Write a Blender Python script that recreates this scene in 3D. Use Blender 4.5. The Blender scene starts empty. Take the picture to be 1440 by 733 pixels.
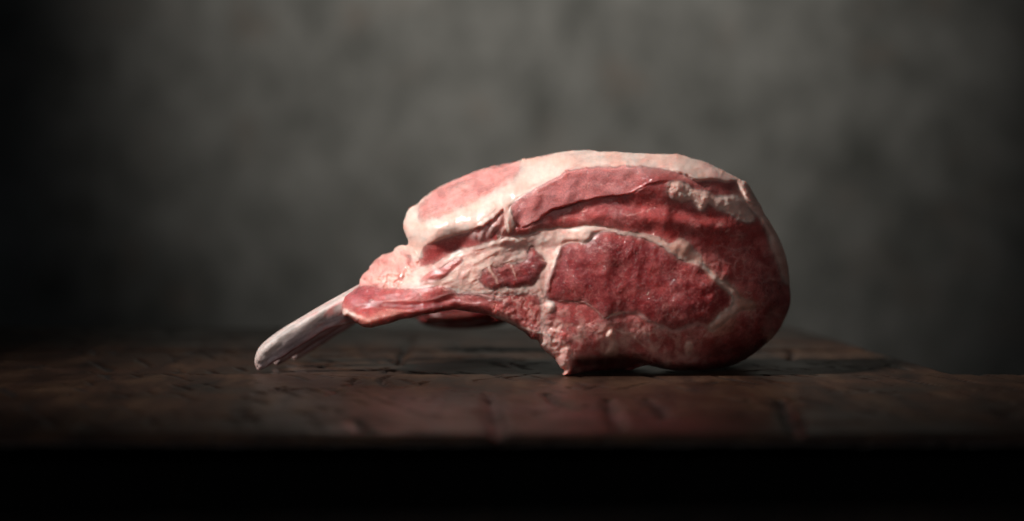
import bpy, math, random
import numpy as np

# ---------------------------------------------------------------- camera, world, lights, exposure
scene = bpy.context.scene
D, F = 0.850, 3400.0            # camera distance to the cut face (m), focal length in photo pixels
HZ = 225.0                      # photo row at eye level
H = (530.0 - HZ) * 0.854 / F    # eye height above the table top

cam_d = bpy.data.cameras.new('camera')
cam_d.sensor_width = 36.0
cam_d.lens = 85.0
cam_d.shift_y = -(366.5 - HZ) / 1440.0
cam_d.clip_start = 0.01
cam_d.clip_end = 50.0
cam_d.dof.use_dof = True
cam_d.dof.focus_distance = D + 0.004
cam_d.dof.aperture_fstop = 5.0
cam = bpy.data.objects.new('camera', cam_d)
cam.location = (0, -D, H)
cam.rotation_euler = (math.radians(90), 0, 0)
scene.collection.objects.link(cam)
scene.camera = cam

world = bpy.data.worlds.new('World')
scene.world = world
world.use_nodes = True
bg = world.node_tree.nodes['Background']
bg.inputs['Color'].default_value = (0.80, 0.90, 1.0, 1)
bg.inputs['Strength'].default_value = 0.012


def aim(o, target):
    import mathutils
    d = mathutils.Vector(target) - o.location
    o.rotation_euler = d.to_track_quat('-Z', 'Y').to_euler()


def spot(name, loc, target, power, angle, blend, radius, color):
    l = bpy.data.lights.new(name, 'SPOT')
    l.energy = power
    l.spot_size = math.radians(angle)
    l.spot_blend = blend
    l.shadow_soft_size = radius
    l.color = color
    o = bpy.data.objects.new(name, l)
    o.location = loc
    scene.collection.objects.link(o)
    aim(o, target)
    return o


# key lamp from the upper left, lamp on the backdrop
spot('key_lamp', (-0.84, -0.35, 0.93), (0.008, 0.035, 0.03), 285.0, 12.2, 1.0, 0.14, (1.0, 0.965, 0.93))


def area_light(name, loc, target, power, size, spread, color):
    l = bpy.data.lights.new(name, 'AREA')
    l.shape = 'SQUARE'
    l.size = size
    l.energy = power
    l.spread = math.radians(spread)
    l.color = color
    o = bpy.data.objects.new(name, l)
    o.location = loc
    scene.collection.objects.link(o)
    aim(o, target)


area_light('added_fill', (-0.02, -1.05, 0.50), (0.04, 0.0, 0.04), 0.075, 0.40, 20, (1.0, 0.96, 0.94))  # added frontal fill, lifts the face and the dim right end
spot('backdrop_lamp', (0.0, 0.36, 0.66), (0.035, 1.10, 0.262), 18.5, 53, 1.0, 0.05, (1.0, 0.97, 0.90))

scene.view_settings.view_transform = 'Standard'
scene.view_settings.look = 'None'
scene.view_settings.gamma = 1.0
scene.view_settings.exposure = 0.0
scene.view_settings.use_curve_mapping = False
scene.cycles.use_denoising = True
scene.cycles.max_bounces = 8

C = scene.collection

# ---------------------------------------------------------------- numeric helpers


def at(px, py, dmm):
    """world position of a point seen at a photo pixel, dmm millimetres behind the front of the joint"""
    Y = np.asarray(dmm, float) / 1000.0
    s = (D + Y) / F
    return np.stack([(np.asarray(px, float) - 720) * s, Y + 0 * np.asarray(px, float), H - (np.asarray(py, float) - HZ) * s], -1)


def gnoise(x, y, seed=0):
    xi = np.floor(x).astype(np.int64)
    yi = np.floor(y).astype(np.int64)
    xf = x - xi
    yf = y - yi

    def grad(ix, iy):
        h = (ix * 374761393 + iy * 668265263 + seed * 974634777) & 0xffffffff
        h = ((h ^ (h >> 13)) * 1274126177) & 0xffffffff
        h = h ^ (h >> 16)
        a = (h & 0xffff) / 65536.0 * 2 * math.pi
        return np.cos(a), np.sin(a)
    u = xf * xf * xf * (xf * (xf * 6 - 15) + 10)
    v = yf * yf * yf * (yf * (yf * 6 - 15) + 10)
    g = grad(xi, yi); n00 = g[0] * xf + g[1] * yf
    g = grad(xi + 1, yi); n10 = g[0] * (xf - 1) + g[1] * yf
    g = grad(xi, yi + 1); n01 = g[0] * xf + g[1] * (yf - 1)
    g = grad(xi + 1, yi + 1); n11 = g[0] * (xf - 1) + g[1] * (yf - 1)
    return ((n00 * (1 - u) + n10 * u) * (1 - v) + (n01 * (1 - u) + n11 * u) * v) * 1.5


def fbm(x, y, lam, oct=3, seed=0, gain=0.5):
    r = 0
    a = 1.0
    for o in range(oct):
        r = r + a * gnoise(x / lam, y / lam, seed + o * 17)
        lam *= 0.5
        a *= gain
    return r


def sstep(a, b, x):
    t = np.clip((x - a) / (b - a), 0, 1)
    return t * t * (3 - 2 * t)


def catmull(pts, closed, n=4):
    p = np.asarray(pts, float)
    m = len(p)
    out = []
    rng = range(m if closed else m - 1)
    for i in rng:
        p0 = p[(i - 1) % m] if closed or i > 0 else p[i]
        p1 = p[i]
        p2 = p[(i + 1) % m]
        p3 = p[(i + 2) % m] if closed or i + 2 < m else p2
        for k in range(n):
            t = k / n
            out.append(0.5 * (2 * p1 + (p2 - p0) * t + (2 * p0 - 5 * p1 + 4 * p2 - p3) * t * t + (3 * p1 - p0 - 3 * p2 + p3) * t ** 3))
    if not closed:
        out.append(p[-1])
    return np.array(out)


def seg_dist(x, y, poly, closed):
    """unsigned distance, nearest point and fraction along the line"""
    best = np.full(x.shape, 1e9)
    nx = np.zeros_like(x); ny = np.zeros_like(x); tt = np.zeros_like(x)
    m = len(poly)
    cnt = m if closed else m - 1
    for i in range(cnt):
        ax, ay = poly[i][:2]
        bx, by = poly[(i + 1) % m][:2]
        dx, dy = bx - ax, by - ay
        L = dx * dx + dy * dy + 1e-9
        t = np.clip(((x - ax) * dx + (y - ay) * dy) / L, 0, 1)
        qx = ax + t * dx; qy = ay + t * dy
        d = (x - qx) ** 2 + (y - qy) ** 2
        w = d < best
        best = np.where(w, d, best)
        nx = np.where(w, qx, nx); ny = np.where(w, qy, ny)
        tt = np.where(w, (i + t) / cnt, tt)
    return np.sqrt(best), nx, ny, tt


def inside(x, y, poly):
    r = np.zeros(x.shape, bool)
    m = len(poly)
    for i in range(m):
        ax, ay = poly[i]; bx, by = poly[(i + 1) % m]
        if ay == by:
            continue
        c = (ay > y) != (by > y)
        r ^= c & (x < (bx - ax) * (y - ay) / (by - ay) + ax)
    return r


def sdf(x, y, poly, pad=30):
    """signed distance in pixels, positive inside; far outside clipped to -pad"""
    poly = np.asarray(poly)
    out = np.full(x.shape, -float(pad))
    lo = poly.min(0) - pad; hi = poly.max(0) + pad
    m = (x > lo[0]) & (x < hi[0]) & (y > lo[1]) & (y < hi[1])
    xs, ys = x[m], y[m]
    d = seg_dist(xs, ys, poly, True)[0]
    ins = inside(xs, ys, poly)
    out[m] = np.where(ins, d, -np.minimum(d, pad))
    return out


# ---------------------------------------------------------------- materials
def nodes_of(name):
    m = bpy.data.materials.new(name)
    m.use_nodes = True
    nt = m.node_tree
    return m, nt, nt.nodes['Principled BSDF']


def N(nt, t, **kw):
    n = nt.nodes.new(t)
    for k, v in kw.items():
        if k in n.inputs.keys():
            n.inputs[k].default_value = v
        else:
            setattr(n, k, v)
    return n


def math_node(nt, op, a, b):
    n = nt.nodes.new('ShaderNodeMath')
    n.operation = op
    for i, v in enumerate((a, b)):
        if isinstance(v, (int, float)):
            n.inputs[i].default_value = v
        else:
            nt.links.new(v, n.inputs[i])
    return n.outputs[0]


def mul_color(nt, col, fac):
    mx = nt.nodes.new('ShaderNodeMix')
    mx.data_type = 'RGBA'
    mx.blend_type = 'MULTIPLY'
    mx.inputs[0].default_value = 1.0
    nt.links.new(col, mx.inputs[6])
    nt.links.new(fac, mx.inputs[7])
    return mx.outputs[2]


def map_range(nt, v, a, b, c, d):
    n = nt.nodes.new('ShaderNodeMapRange')
    nt.links.new(v, n.inputs[0])
    for i, k in enumerate((a, b, c, d)):
        n.inputs[i + 1].default_value = k
    return n.outputs[0]


def meat_material():
    m, nt, p = nodes_of('raw_meat')
    L = nt.links.new
    tc = N(nt, 'ShaderNodeTexCoord')
    col = N(nt, 'ShaderNodeAttribute', attribute_name='tint')
    fat = N(nt, 'ShaderNodeAttribute', attribute_name='fat')
    n1 = N(nt, 'ShaderNodeTexNoise', Scale=1900.0, Detail=2.0)
    n2 = N(nt, 'ShaderNodeTexNoise', Scale=420.0, Detail=3.0)
    L(tc.outputs['Object'], n1.inputs['Vector'])
    L(tc.outputs['Object'], n2.inputs['Vector'])
    f1 = map_range(nt, n1.outputs['Fac'], 0.3, 0.7, 0.80, 1.18)
    fm = N(nt, 'ShaderNodeMix', data_type='FLOAT')
    L(fat.outputs['Fac'], fm.inputs[0]); L(f1, fm.inputs[2]); fm.inputs[3].default_value = 1.0
    L(mul_color(nt, col.outputs['Color'], fm.outputs[0]), p.inputs['Base Color'])
    n3 = N(nt, 'ShaderNodeTexNoise', Scale=95.0, Detail=4.0)
    L(tc.outputs['Object'], n3.inputs['Vector'])
    rough = map_range(nt, n3.outputs['Fac'], 0.35, 0.65, 0.26, 0.48)
    L(math_node(nt, 'ADD', rough, math_node(nt, 'MULTIPLY', fat.outputs['Fac'], 0.10)), p.inputs['Roughness'])
    p.inputs['Specular IOR Level'].default_value = 0.28
    p.inputs['Subsurface Weight'].default_value = 0.8
    p.inputs['Subsurface Radius'].default_value = (1.0, 0.30, 0.22)
    p.inputs['Subsurface Scale'].default_value = 0.003
    p.subsurface_method = 'BURLEY'
    cw = map_range(nt, n3.outputs['Fac'], 0.42, 0.58, 1.0, 0.12)
    L(math_node(nt, 'MULTIPLY', cw, map_range(nt, fat.outputs['Fac'], 0.0, 1.0, 1.0, 0.22)), p.inputs['Coat Weight'])
    p.inputs['Coat Roughness'].default_value = 0.06
    n4 = N(nt, 'ShaderNodeTexNoise', Scale=900.0, Detail=2.0)
    L(tc.outputs['Object'], n4.inputs['Vector'])
    b4 = N(nt, 'ShaderNodeBump', Strength=1.0, Distance=0.0015)
    L(n4.outputs['Fac'], b4.inputs['Height'])
    L(b4.outputs['Normal'], p.inputs['Coat Normal'])
    b = N(nt, 'ShaderNodeBump', Strength=0.4, Distance=0.0005)
    L(map_range(nt, fat.outputs['Fac'], 0.0, 1.0, 0.18, 0.06), b.inputs['Strength'])
    L(map_range(nt, fat.outputs['Fac'], 0.0, 1.0, 0.85, 0.14), b4.inputs['Strength'])
    L(math_node(nt, 'ADD', n1.outputs['Fac'], n2.outputs['Fac']), b.inputs['Height'])
    L(b.outputs['Normal'], p.inputs['Normal'])
    return m


def bone_material(name, warm):
    m, nt, p = nodes_of(name)
    L = nt.links.new
    tc = N(nt, 'ShaderNodeTexCoord')
    col = N(nt, 'ShaderNodeAttribute', attribute_name='tint')
    n1 = N(nt, 'ShaderNodeTexNoise', Scale=900.0, Detail=4.0)
    L(tc.outputs['Object'], n1.inputs['Vector'])
    f1 = map_range(nt, n1.outputs['Fac'], 0.3, 0.7, 0.88, 1.1)
    L(mul_color(nt, col.outputs['Color'], f1), p.inputs['Base Color'])
    p.inputs['Roughness'].default_value = 0.5
    p.inputs['Subsurface Weight'].default_value = 0.35
    p.inputs['Subsurface Radius'].default_value = (1.0, 0.55, 0.45)
    p.inputs['Subsurface Scale'].default_value = 0.001
    p.subsurface_method = 'BURLEY'
    b = N(nt, 'ShaderNodeBump', Strength=0.3, Distance=0.0004)
    L(n1.outputs['Fac'], b.inputs['Height'])
    L(b.outputs['Normal'], p.inputs['Normal'])
    return m


def wood_material():
    m, nt, p = nodes_of('old_dark_wood')
    L = nt.links.new
    tc = N(nt, 'ShaderNodeTexCoord')
    crack = N(nt, 'ShaderNodeAttribute', attribute_name='grime')
    mp = N(nt, 'ShaderNodeMapping')
    mp.inputs['Scale'].default_value = (75.0, 13.0, 60.0)
    L(tc.outputs['Object'], mp.inputs['Vector'])
    g = N(nt, 'ShaderNodeTexNoise', Scale=1.0, Detail=6.0, Roughness=0.62, Distortion=0.4)
    L(mp.outputs['Vector'], g.inputs['Vector'])
    big = N(nt, 'ShaderNodeTexNoise', Scale=26.0, Detail=4.0)
    L(tc.outputs['Object'], big.inputs['Vector'])
    fine = N(nt, 'ShaderNodeTexNoise', Scale=700.0, Detail=4.0)
    L(tc.outputs['Object'], fine.inputs['Vector'])
    r = N(nt, 'ShaderNodeValToRGB')
    e = r.color_ramp.elements
    e[0].position = 0.28; e[0].color = (0.008, 0.0038, 0.0024, 1)
    e[1].position = 0.74; e[1].color = (0.052, 0.0265, 0.0140, 1)
    mid = r.color_ramp.elements.new(0.5); mid.color = (0.027, 0.0118, 0.0065, 1)
    L(g.outputs['Fac'], r.inputs['Fac'])
    c = mul_color(nt, r.outputs['Color'], map_range(nt, big.outputs['Fac'], 0.32, 0.68, 0.6, 1.3))
    c = mul_color(nt, c, map_range(nt, fine.outputs['Fac'], 0.3, 0.7, 0.8, 1.15))
    mx = N(nt, 'ShaderNodeMix', data_type='RGBA')
    L(crack.outputs['Fac'], mx.inputs[0])
    L(c, mx.inputs[6])
    mx.inputs[7].default_value = (0.012, 0.009, 0.008, 1)
    L(mx.outputs[2], p.inputs['Base Color'])
    L(map_range(nt, big.outputs['Fac'], 0.3, 0.7, 0.27, 0.50), p.inputs['Roughness'])
    p.inputs['Specular IOR Level'].default_value = 0.35
    b = N(nt, 'ShaderNodeBump', Strength=0.5, Distance=0.0007)
    L(math_node(nt, 'ADD', g.outputs['Fac'], math_node(nt, 'MULTIPLY', fine.outputs['Fac'], 0.35)), b.inputs['Height'])
    L(b.outputs['Normal'], p.inputs['Normal'])
    return m


def wall_material():
    m, nt, p = nodes_of('mottled_grey_backdrop')
    L = nt.links.new
    tc = N(nt, 'ShaderNodeTexCoord')
    a = N(nt, 'ShaderNodeTexNoise', Scale=5.5, Detail=7.0, Roughness=0.62)
    mp = N(nt, 'ShaderNodeMapping')
    mp.inputs['Scale'].default_value = (30.0, 30.0, 22.0)
    L(tc.outputs['Object'], a.inputs['Vector'])
    L(tc.outputs['Object'], mp.inputs['Vector'])
    b2 = N(nt, 'ShaderNodeTexNoise', Scale=1.0, Detail=6.0, Roughness=0.75)
    L(mp.outputs['Vector'], b2.inputs['Vector'])
    w = N(nt, 'ShaderNodeTexNoise', Scale=24.0, Detail=3.0)
    L(tc.outputs['Object'], w.inputs['Vector'])
    r = N(nt, 'ShaderNodeValToRGB')
    e = r.color_ramp.elements
    e[0].position = 0.38; e[0].color = (0.110, 0.110, 0.101, 1)
    e[1].position = 0.62; e[1].color = (0.335, 0.325, 0.306, 1)
    L(math_node(nt, 'ADD', math_node(nt, 'MULTIPLY', a.outputs['Fac'], 0.4), math_node(nt, 'MULTIPLY', b2.outputs['Fac'], 0.6)), r.inputs['Fac'])
    mx = N(nt, 'ShaderNodeMix', data_type='RGBA')
    L(map_range(nt, w.outputs['Fac'], 0.58, 0.75, 0.0, 0.4), mx.inputs[0])
    L(r.outputs['Color'], mx.inputs[6])
    mx.inputs[7].default_value = (0.27, 0.20, 0.16, 1)
    L(mx.outputs[2], p.inputs['Base Color'])
    p.inputs['Roughness'].default_value = 0.95
    p.inputs['Specular IOR Level'].default_value = 0.1
    return m


MEAT = meat_material()
BONE = bone_material('rib_bone', 1)
WOOD = wood_material()
WALL = wall_material()


def link_mesh(name, verts, faces, mat, parent=None, normals=None, tint=None, attrs=None, smooth=True):
    me = bpy.data.meshes.new(name)
    me.from_pydata(np.asarray(verts).tolist(), [], np.asarray(faces).tolist() if not isinstance(faces, list) else faces)
    if smooth:
        me.shade_smooth()
    if tint is not None:
        a = me.attributes.new('tint', 'FLOAT_COLOR', 'POINT')
        c = np.ones((len(verts), 4), np.float32)
        c[:, :3] = tint
        a.data.foreach_set('color', c.ravel())
    for k, v in (attrs or {}).items():
        a = me.attributes.new(k, 'FLOAT', 'POINT')
        a.data.foreach_set('value', np.asarray(v, np.float32).ravel())
    if normals is not None:
        me.normals_split_custom_set_from_vertices(np.asarray(normals).tolist())
    me.materials.append(mat)
    o = bpy.data.objects.new(name, me)
    C.objects.link(o)
    if parent:
        o.parent = parent
    return o


def grid_faces(nu, nv):
    i = np.arange((nu - 1) * (nv - 1))
    a = (i // (nu - 1)) * nu + i % (nu - 1)
    return np.stack([a, a + 1, a + 1 + nu, a + nu], -1)


# ---------------------------------------------------------------- backdrop wall
def build_wall():
    nx, nz = 60, 40
    X, Z = np.meshgrid(np.linspace(-1.6, 1.6, nx), np.linspace(-0.9, 1.3, nz))
    Y = 1.10 + 0.002 * fbm(X * 100, Z * 100, 30, 2, 5)
    v = np.stack([X.ravel(), Y.ravel(), Z.ravel()], -1)
    o = link_mesh('wall', v, grid_faces(nx, nz), WALL)
    o['kind'] = 'structure'
    o['label'] = 'mottled grey green backdrop wall behind the meat'


build_wall()


# ---------------------------------------------------------------- wooden table of three planks
def px_floor(px, py):
    """point on the table top seen at a photo pixel"""
    dist = H * F / (py - HZ)
    return ((px - 720) * dist / F, dist - D)


table = bpy.data.objects.new('wooden_table', None)
C.objects.link(table)
table['label'] = 'old dark brown wooden table top with cracked planks under the meat'
table['category'] = 'table'

CRACKS = [  # traced on the photo: row/column polylines, width in mm, depth in mm
    ([(578, 474), (568, 494), (560, 512)], 2.2, 1.2),
    ([(440, 498), (470, 500), (500, 497), (515, 499)], 2.0, 0.8),
    ([(445, 513), (475, 518), (510, 519), (545, 518), (560, 521)], 1.6, 1.0),
    ([(430, 508), (445, 511), (460, 510)], 1.2, 0.6),
    ([(500, 532), (497, 540), (488, 543)], 1.4, 0.8),
    ([(545, 528), (537, 534), (540, 541), (556, 545), (590, 543), (597, 536)], 1.3, 0.9),
    ([(380, 549), (420, 547), (450, 549)], 1.6, 0.6),
    ([(465, 556), (475, 548), (490, 552)], 2.0, 0.8),
    ([(690, 560), (696, 585), (702, 612)], 3.4, 1.1),
    ([(685, 552), (687, 562)], 2.0, 0.8),
    ([(764, 553), (780, 565), (800, 573), (822, 577)], 2.6, 1.0),
    ([(855, 560), (862, 580), (872, 606)], 3.0, 1.0),
    ([(800, 544), (822, 548), (840, 542), (860, 546)], 1.2, 0.7),
    ([(868, 548), (890, 543), (912, 538)], 1.0, 0.7),
    ([(960, 536), (975, 535), (990, 536)], 1.2, 0.6),
    ([(1098, 560), (1110, 585), (1120, 610)], 3.4, 1.0),
    ([(1060, 569), (1090, 567), (1112, 562)], 1.6, 0.7),
    ([(912, 560), (930, 572), (936, 590)], 2.0, 0.7),
    ([(600, 548), (640, 546), (680, 549)], 1.0, 0.5),
    ([(1115, 490), (1112, 505)], 2.0, 0.8),
    ([(640, 488), (660, 492), (690, 489)], 2.2, 0.7),
    ([(300, 585), (330, 590), (360, 588)], 2.0, 0.6),
    ([(494, 590), (510, 602), (524, 606)], 2.4, 0.7),
]

_rng = random.Random(7)
for _i in range(34):   # finer crazing around the plane of focus
    _x = _rng.uniform(380, 1180)
    _y = _rng.choice([_rng.uniform(500, 524), _rng.uniform(531, 575)])
    _p = [(_x, _y)]
    _dx = _rng.uniform(-14, 14); _dy = _rng.uniform(-1.2, 3.0)
    for _k in range(_rng.randint(2, 4)):
        _x += _dx + _rng.uniform(-5, 5); _y += _dy + _rng.uniform(-0.8, 0.8)
        _p.append((_x, _y))
    CRACKS.append((_p, _rng.uniform(0.7, 1.5), _rng.uniform(0.4, 0.8)))


def joint_line(x, k):
    """y of the joint between planks: a gently wandering, slightly slanting line"""
    base = (0.0195 - 0.012 * x, 0.128 + 0.004 * x)[k]
    return base + 0.0012 * gnoise(x * 14 + 3.1, x * 0 + 0.5 + k, 3) + 0.0004 * gnoise(x * 90, x * 0 + 0.2 + k, 4)


def build_plank(y_lo, y_hi, nx, ny, drop, seed, front_round=False, short=False):
    xs = np.linspace(-0.42, 0.42, nx)
    u = np.linspace(0, 1, ny)
    u = 0.5 - 0.5 * np.cos(u * math.pi) if ny < 90 else u + 0.12 * np.sin(2 * math.pi * (u - 0.5)) / (2 * math.pi) * 0
    X, U = np.meshgrid(xs, u)
    lo = y_lo(X); hi = y_hi(X)
    Y = lo + (hi - lo) * U
    if short:   # the two rear planks end just past the meat
        end = 0.160 - 0.125 * Y + 0.0006 * gnoise(Y * 120, Y * 0 + 0.3, 8)
        X = -0.42 + (X + 0.42) * (end + 0.42) / 0.84
    e = np.minimum(Y - lo, hi - Y) * 1000.0
    z = -drop - 0.10 * fbm(X * 1000, Y * 1600, 90, 3, seed) - 0.9 * np.exp(-e / 0.9)
    rag = fbm(X * 1000, Y * 1000, 9, 2, seed + 3)
    z -= 0.5 * sstep(0.15, 0.6, rag) * np.exp(-e / 3.0)
    grime = 0.9 * np.exp(-e / 0.7) + 0.5 * sstep(0.2, 0.6, rag) * np.exp(-e / 4.0)
    wx = X * 1000 + 1.5 * fbm(X * 1000, Y * 1000, 8, 2, seed + 7)
    wy = Y * 1000 + 1.5 * fbm(X * 1000, Y * 1000, 8, 2, seed + 8)
    for pts, w, dep in CRACKS:
        q = np.array([px_floor(*p) for p in pts]) * 1000
        m = (X * 1000 > q[:, 0].min() - 12) & (X * 1000 < q[:, 0].max() + 12) & (Y * 1000 > q[:, 1].min() - 12) & (Y * 1000 < q[:, 1].max() + 12)
        if not m.any():
            continue
        d, _, _, t = seg_dist(wx[m], wy[m], q, False)
        ww = w * 0.8 * (0.35 + 0.65 * np.sin(np.clip(t, 0.02, 0.98) * math.pi) ** 0.5)
        g = np.exp(-(d / ww) ** 2)
        z[m] -= 1.6 * dep * g
        grime[m] = np.maximum(grime[m], g)
    # short weathering checks that run with the grain
    chk = fbm(X * 1500 + 500 * Y, Y * 260, 9, 3, seed + 21)
    g = sstep(0.42, 0.68, chk)
    z -= 0.5 * g
    grime = np.maximum(grime, 0.85 * g)
    if front_round:
        k = sstep(0.0, 9.0, (Y - lo) * 1000)
        z -= 1.6 * (1 - k) ** 2
    v = [np.stack([X.ravel(), Y.ravel(), z.ravel() / 1000.0], -1)]
    gr = [np.clip(grime, 0, 1).ravel()]
    faces = grid_faces(nx, ny).tolist()
    # skirt: sides and underside, the front edge leaning back beneath the top
    idx = np.arange(nx * ny).reshape(ny, nx)
    loop = list(idx[0, :]) + list(idx[1:, -1]) + list(idx[-1, -2::-1]) + list(idx[-2:0:-1, 0])
    top = v[0][loop].copy()
    bot = top.copy()
    bot[:, 2] = -0.0085
    if front_round:
        bot[:nx, 1] += 0.030
        bot[:nx, 2] = -0.007
    v.append(bot)
    gr.append(np.full(len(loop), 0.4))
    b0 = nx * ny
    n = len(loop)
    for i in range(n):
        j = (i + 1) % n
        faces.append([loop[j], loop[i], b0 + i, b0 + j])
    faces.append([b0 + i for i in range(n)][::-1])
    o = link_mesh('plank', np.concatenate(v), faces, WOOD, table, attrs={'grime': np.concatenate(gr)})
    return o


build_plank(lambda x: -0.178 + 0.0015 * gnoise(x * 6, x * 0, 12), lambda x: joint_line(x, 0) - 0.0007, 760, 330, 0.0, 11, True)
build_plank(lambda x: joint_line(x, 0) + 0.0007, lambda x: joint_line(x, 1) - 0.001, 640, 170, 0.5, 31, short=True)
build_plank(lambda x: joint_line(x, 1) + 0.001, lambda x: 0.262 + 0.002 * gnoise(x * 8, x * 0, 9), 300, 60, 0.2, 51, short=True)

# added board under the table front, set back so below the edge stays black
av = [(x, y, z) for z in (-0.45, -0.0085) for y in (-0.10, -0.07) for x in (-0.42, -0.2, 0.0, 0.2, 0.42)]
af = []
for i in range(4):
    a, b, c, d = i, i + 5, i + 10, i + 15
    af += [[a, a + 1, c + 1, c], [b + 1, b, d, d + 1], [c, c + 1, d + 1, d], [a + 1, a, b, b + 1]]
af += [[0, 10, 15, 5], [4, 9, 19, 14]]
link_mesh('added_apron', np.array(av), af, WOOD, table, attrs={'grime': np.full(20, 0.5)}, smooth=False)

# ---------------------------------------------------------------- the joint of meat
rack = bpy.data.objects.new('meat_joint', None)
C.objects.link(rack)
rack['label'] = 'raw bone-in joint of red meat with white fat cap and bare rib bones'
rack['category'] = 'meat'

SIL = [(570, 305), (573, 297), (578, 291.7), (587.8, 286), (594.7, 279), (605.8, 270.8), (615.5, 264.6), (629.4, 257.6), (643.3, 251.4),
       (657.2, 245.8), (671, 240.5), (685, 235.8), (699, 232.6), (712.8, 229.4), (726.7, 226.4), (736, 223.3), (742, 223.6), (767.8, 218),
       (795.5, 213.5), (812, 211.8), (829, 211.5), (845.5, 213.2), (865, 212.8), (879, 214.6), (906.7, 216), (940, 217), (953, 216.7),
       (961.7, 219.4), (975.5, 223.6), (989.4, 227), (1003, 233.3), (1017, 239.6), (1031, 247.2), (1042, 252.8), (1049, 256), (1056, 265.3),
       (1063, 277.8), (1070, 289), (1074, 299), (1080, 308), (1086, 318), (1093, 330), (1099, 342.8), (1104.4, 358), (1108, 373), (1110, 390),
       (1111, 407), (1112, 419), (1110, 432.8), (1104, 448), (1096, 463), (1085, 477), (1074.4, 486), (1059, 498.6), (1045, 507), (1030, 514),
       (1005, 519.4), (985.5, 522), (963, 522), (935.5, 519.4), (921.7, 516), (913, 514), (905, 514.5), (897, 517), (889, 520), (877, 524.5), (860, 528),
       (840, 529.3), (815, 530), (797, 530), (791, 528.5), (793, 521), (788, 516.7), (781, 507), (775.5, 501.4), (766, 493), (760, 487.5),
       (756.8, 479), (747.8, 477), (739.4, 469.4), (728.3, 462), (717.8, 456), (705, 450.5), (695.5, 447.8), (687, 443.6), (674.7, 440.8),
       (660.8, 439.4), (640, 436), (620, 438.5), (602, 442.5), (581, 446.7), (566, 449.4), (547.8, 455), (531, 459), (518.6, 461), (509, 459),
       (500.5, 453.6), (491, 448), (483, 444), (480.6, 438), (481, 430), (484, 420), (491, 412), (500.5, 405), (505, 400), (506.4, 393), (513, 383),
       (519, 379), (520.5, 373.6), (528.6, 365), (539.7, 358), (551, 355), (557.8, 347.5), (566, 345), (573, 344.6), (574, 339), (571, 330.5), (568, 323.6), (567.5, 314)]
SIL = catmull(SIL, True, 4)
_t = np.roll(SIL, -1, 0) - np.roll(SIL, 1, 0)
_t /= np.linalg.norm(_t, axis=1, keepdims=True)
_r = 0.8 * fbm(SIL[:, 0], SIL[:, 1], 7, 3, 77) * (1 - 0.6 * sstep(1040, 1090, SIL[:, 0]))
SIL = SIL + np.stack([_t[:, 1], -_t[:, 0]], -1) * _r[:, None]

# macro shape: pixel column, row, depth in millimetres behind the front
CTRL = [(800, 390, 0), (770, 430, 1), (780, 360, 0.5), (860, 340, 1), (860, 400, 1.5), (900, 430, 3), (920, 380, 3), (950, 340, 3), (850, 300, 3),
        (780, 315, 4), (740, 335, 2), (700, 360, 1), (640, 380, 3), (600, 405, 4), (560, 425, 4), (520, 430, 5), (490, 432, 8), (640, 425, 3),
        (700, 425, 1.5), (730, 450, 2), (900, 290, 3.5), (950, 300, 4), (1000, 300, 7.5), (1040, 320, 14), (1070, 340, 25), (980, 390, 4), (1000, 350, 6),
        (1040, 380, 11), (1070, 390, 19), (1030, 430, 9.5), (1060, 420, 15.5), (1090, 420, 29), (1105, 415, 46), (1000, 480, 11), (1040, 470, 17), (1070, 470, 28),
        (1090, 455, 42), (950, 480, 9), (960, 505, 16), (1000, 508, 24), (1040, 500, 34), (880, 470, 4), (820, 470, 1.5), (790, 490, 2.5), (797, 525, 4), (850, 495, 6), (830, 525, 12),
        (870, 515, 22), (905, 500, 9), (720, 280, 4), (768, 258, 3.5), (800, 241, 3.5), (837, 236, 3.5), (830, 226, 13), (830, 216, 28), (790, 226, 18), (860, 236, 3.5), (860, 260, 3), (800, 270, 3.5), (900, 236, 5), (900, 227, 13), (900, 219, 26), (943, 241, 8), (960, 232, 18),
        (960, 222, 30), (1000, 245, 22), (1000, 260, 16), (1030, 258, 28), (1045, 262, 36), (1060, 290, 32), (1085, 345, 32), (1098, 380, 37),
        (600, 325, 5), (640, 312, 3), (690, 288, 3), (720, 264, 6), (596, 300, 14), (640, 283, 15), (680, 264, 18), (712, 246, 22),
        (594, 284, 32), (629, 263, 38), (671, 245, 40), (712, 234, 38), (740, 230, 30), (572, 312, 24), (576, 330, 17), (590, 350, 10),
        (515, 393, 18), (530, 380, 20), (548, 370, 22), (570, 365, 16), (580, 378, 11), (552, 358, 30), (568, 349, 32), (540, 398, 13), (600, 370, 8), (640, 345, 6)]


def tps(ctrl, x, y, smooth=2.0):
    c = np.asarray(ctrl, float)
    P = c[:, :2] / 100.0
    n = len(P)

    def U(r2):
        return 0.5 * r2 * np.log(r2 + 1e-12)
    r2 = ((P[:, None] - P[None]) ** 2).sum(-1)
    A = np.zeros((n + 3, n + 3))
    A[:n, :n] = U(r2) + np.eye(n) * smooth * 0.01
    A[:n, n] = 1; A[:n, n + 1:] = P
    A[n, :n] = 1; A[n + 1:, :n] = P.T
    w = np.linalg.solve(A, np.concatenate([c[:, 2], np.zeros(3)]))
    xs = x / 100.0; ys = y / 100.0
    out = w[n] + w[n + 1] * xs + w[n + 2] * ys
    for i in range(n):
        out = out + w[i] * U((xs - P[i, 0]) ** 2 + (ys - P[i, 1]) ** 2)
    return out


def macro(x, y):
    return tps(CTRL, x, y) - 4.0 * sstep(750, 930, x) + 5.0 * sstep(700, 500, x)


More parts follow.
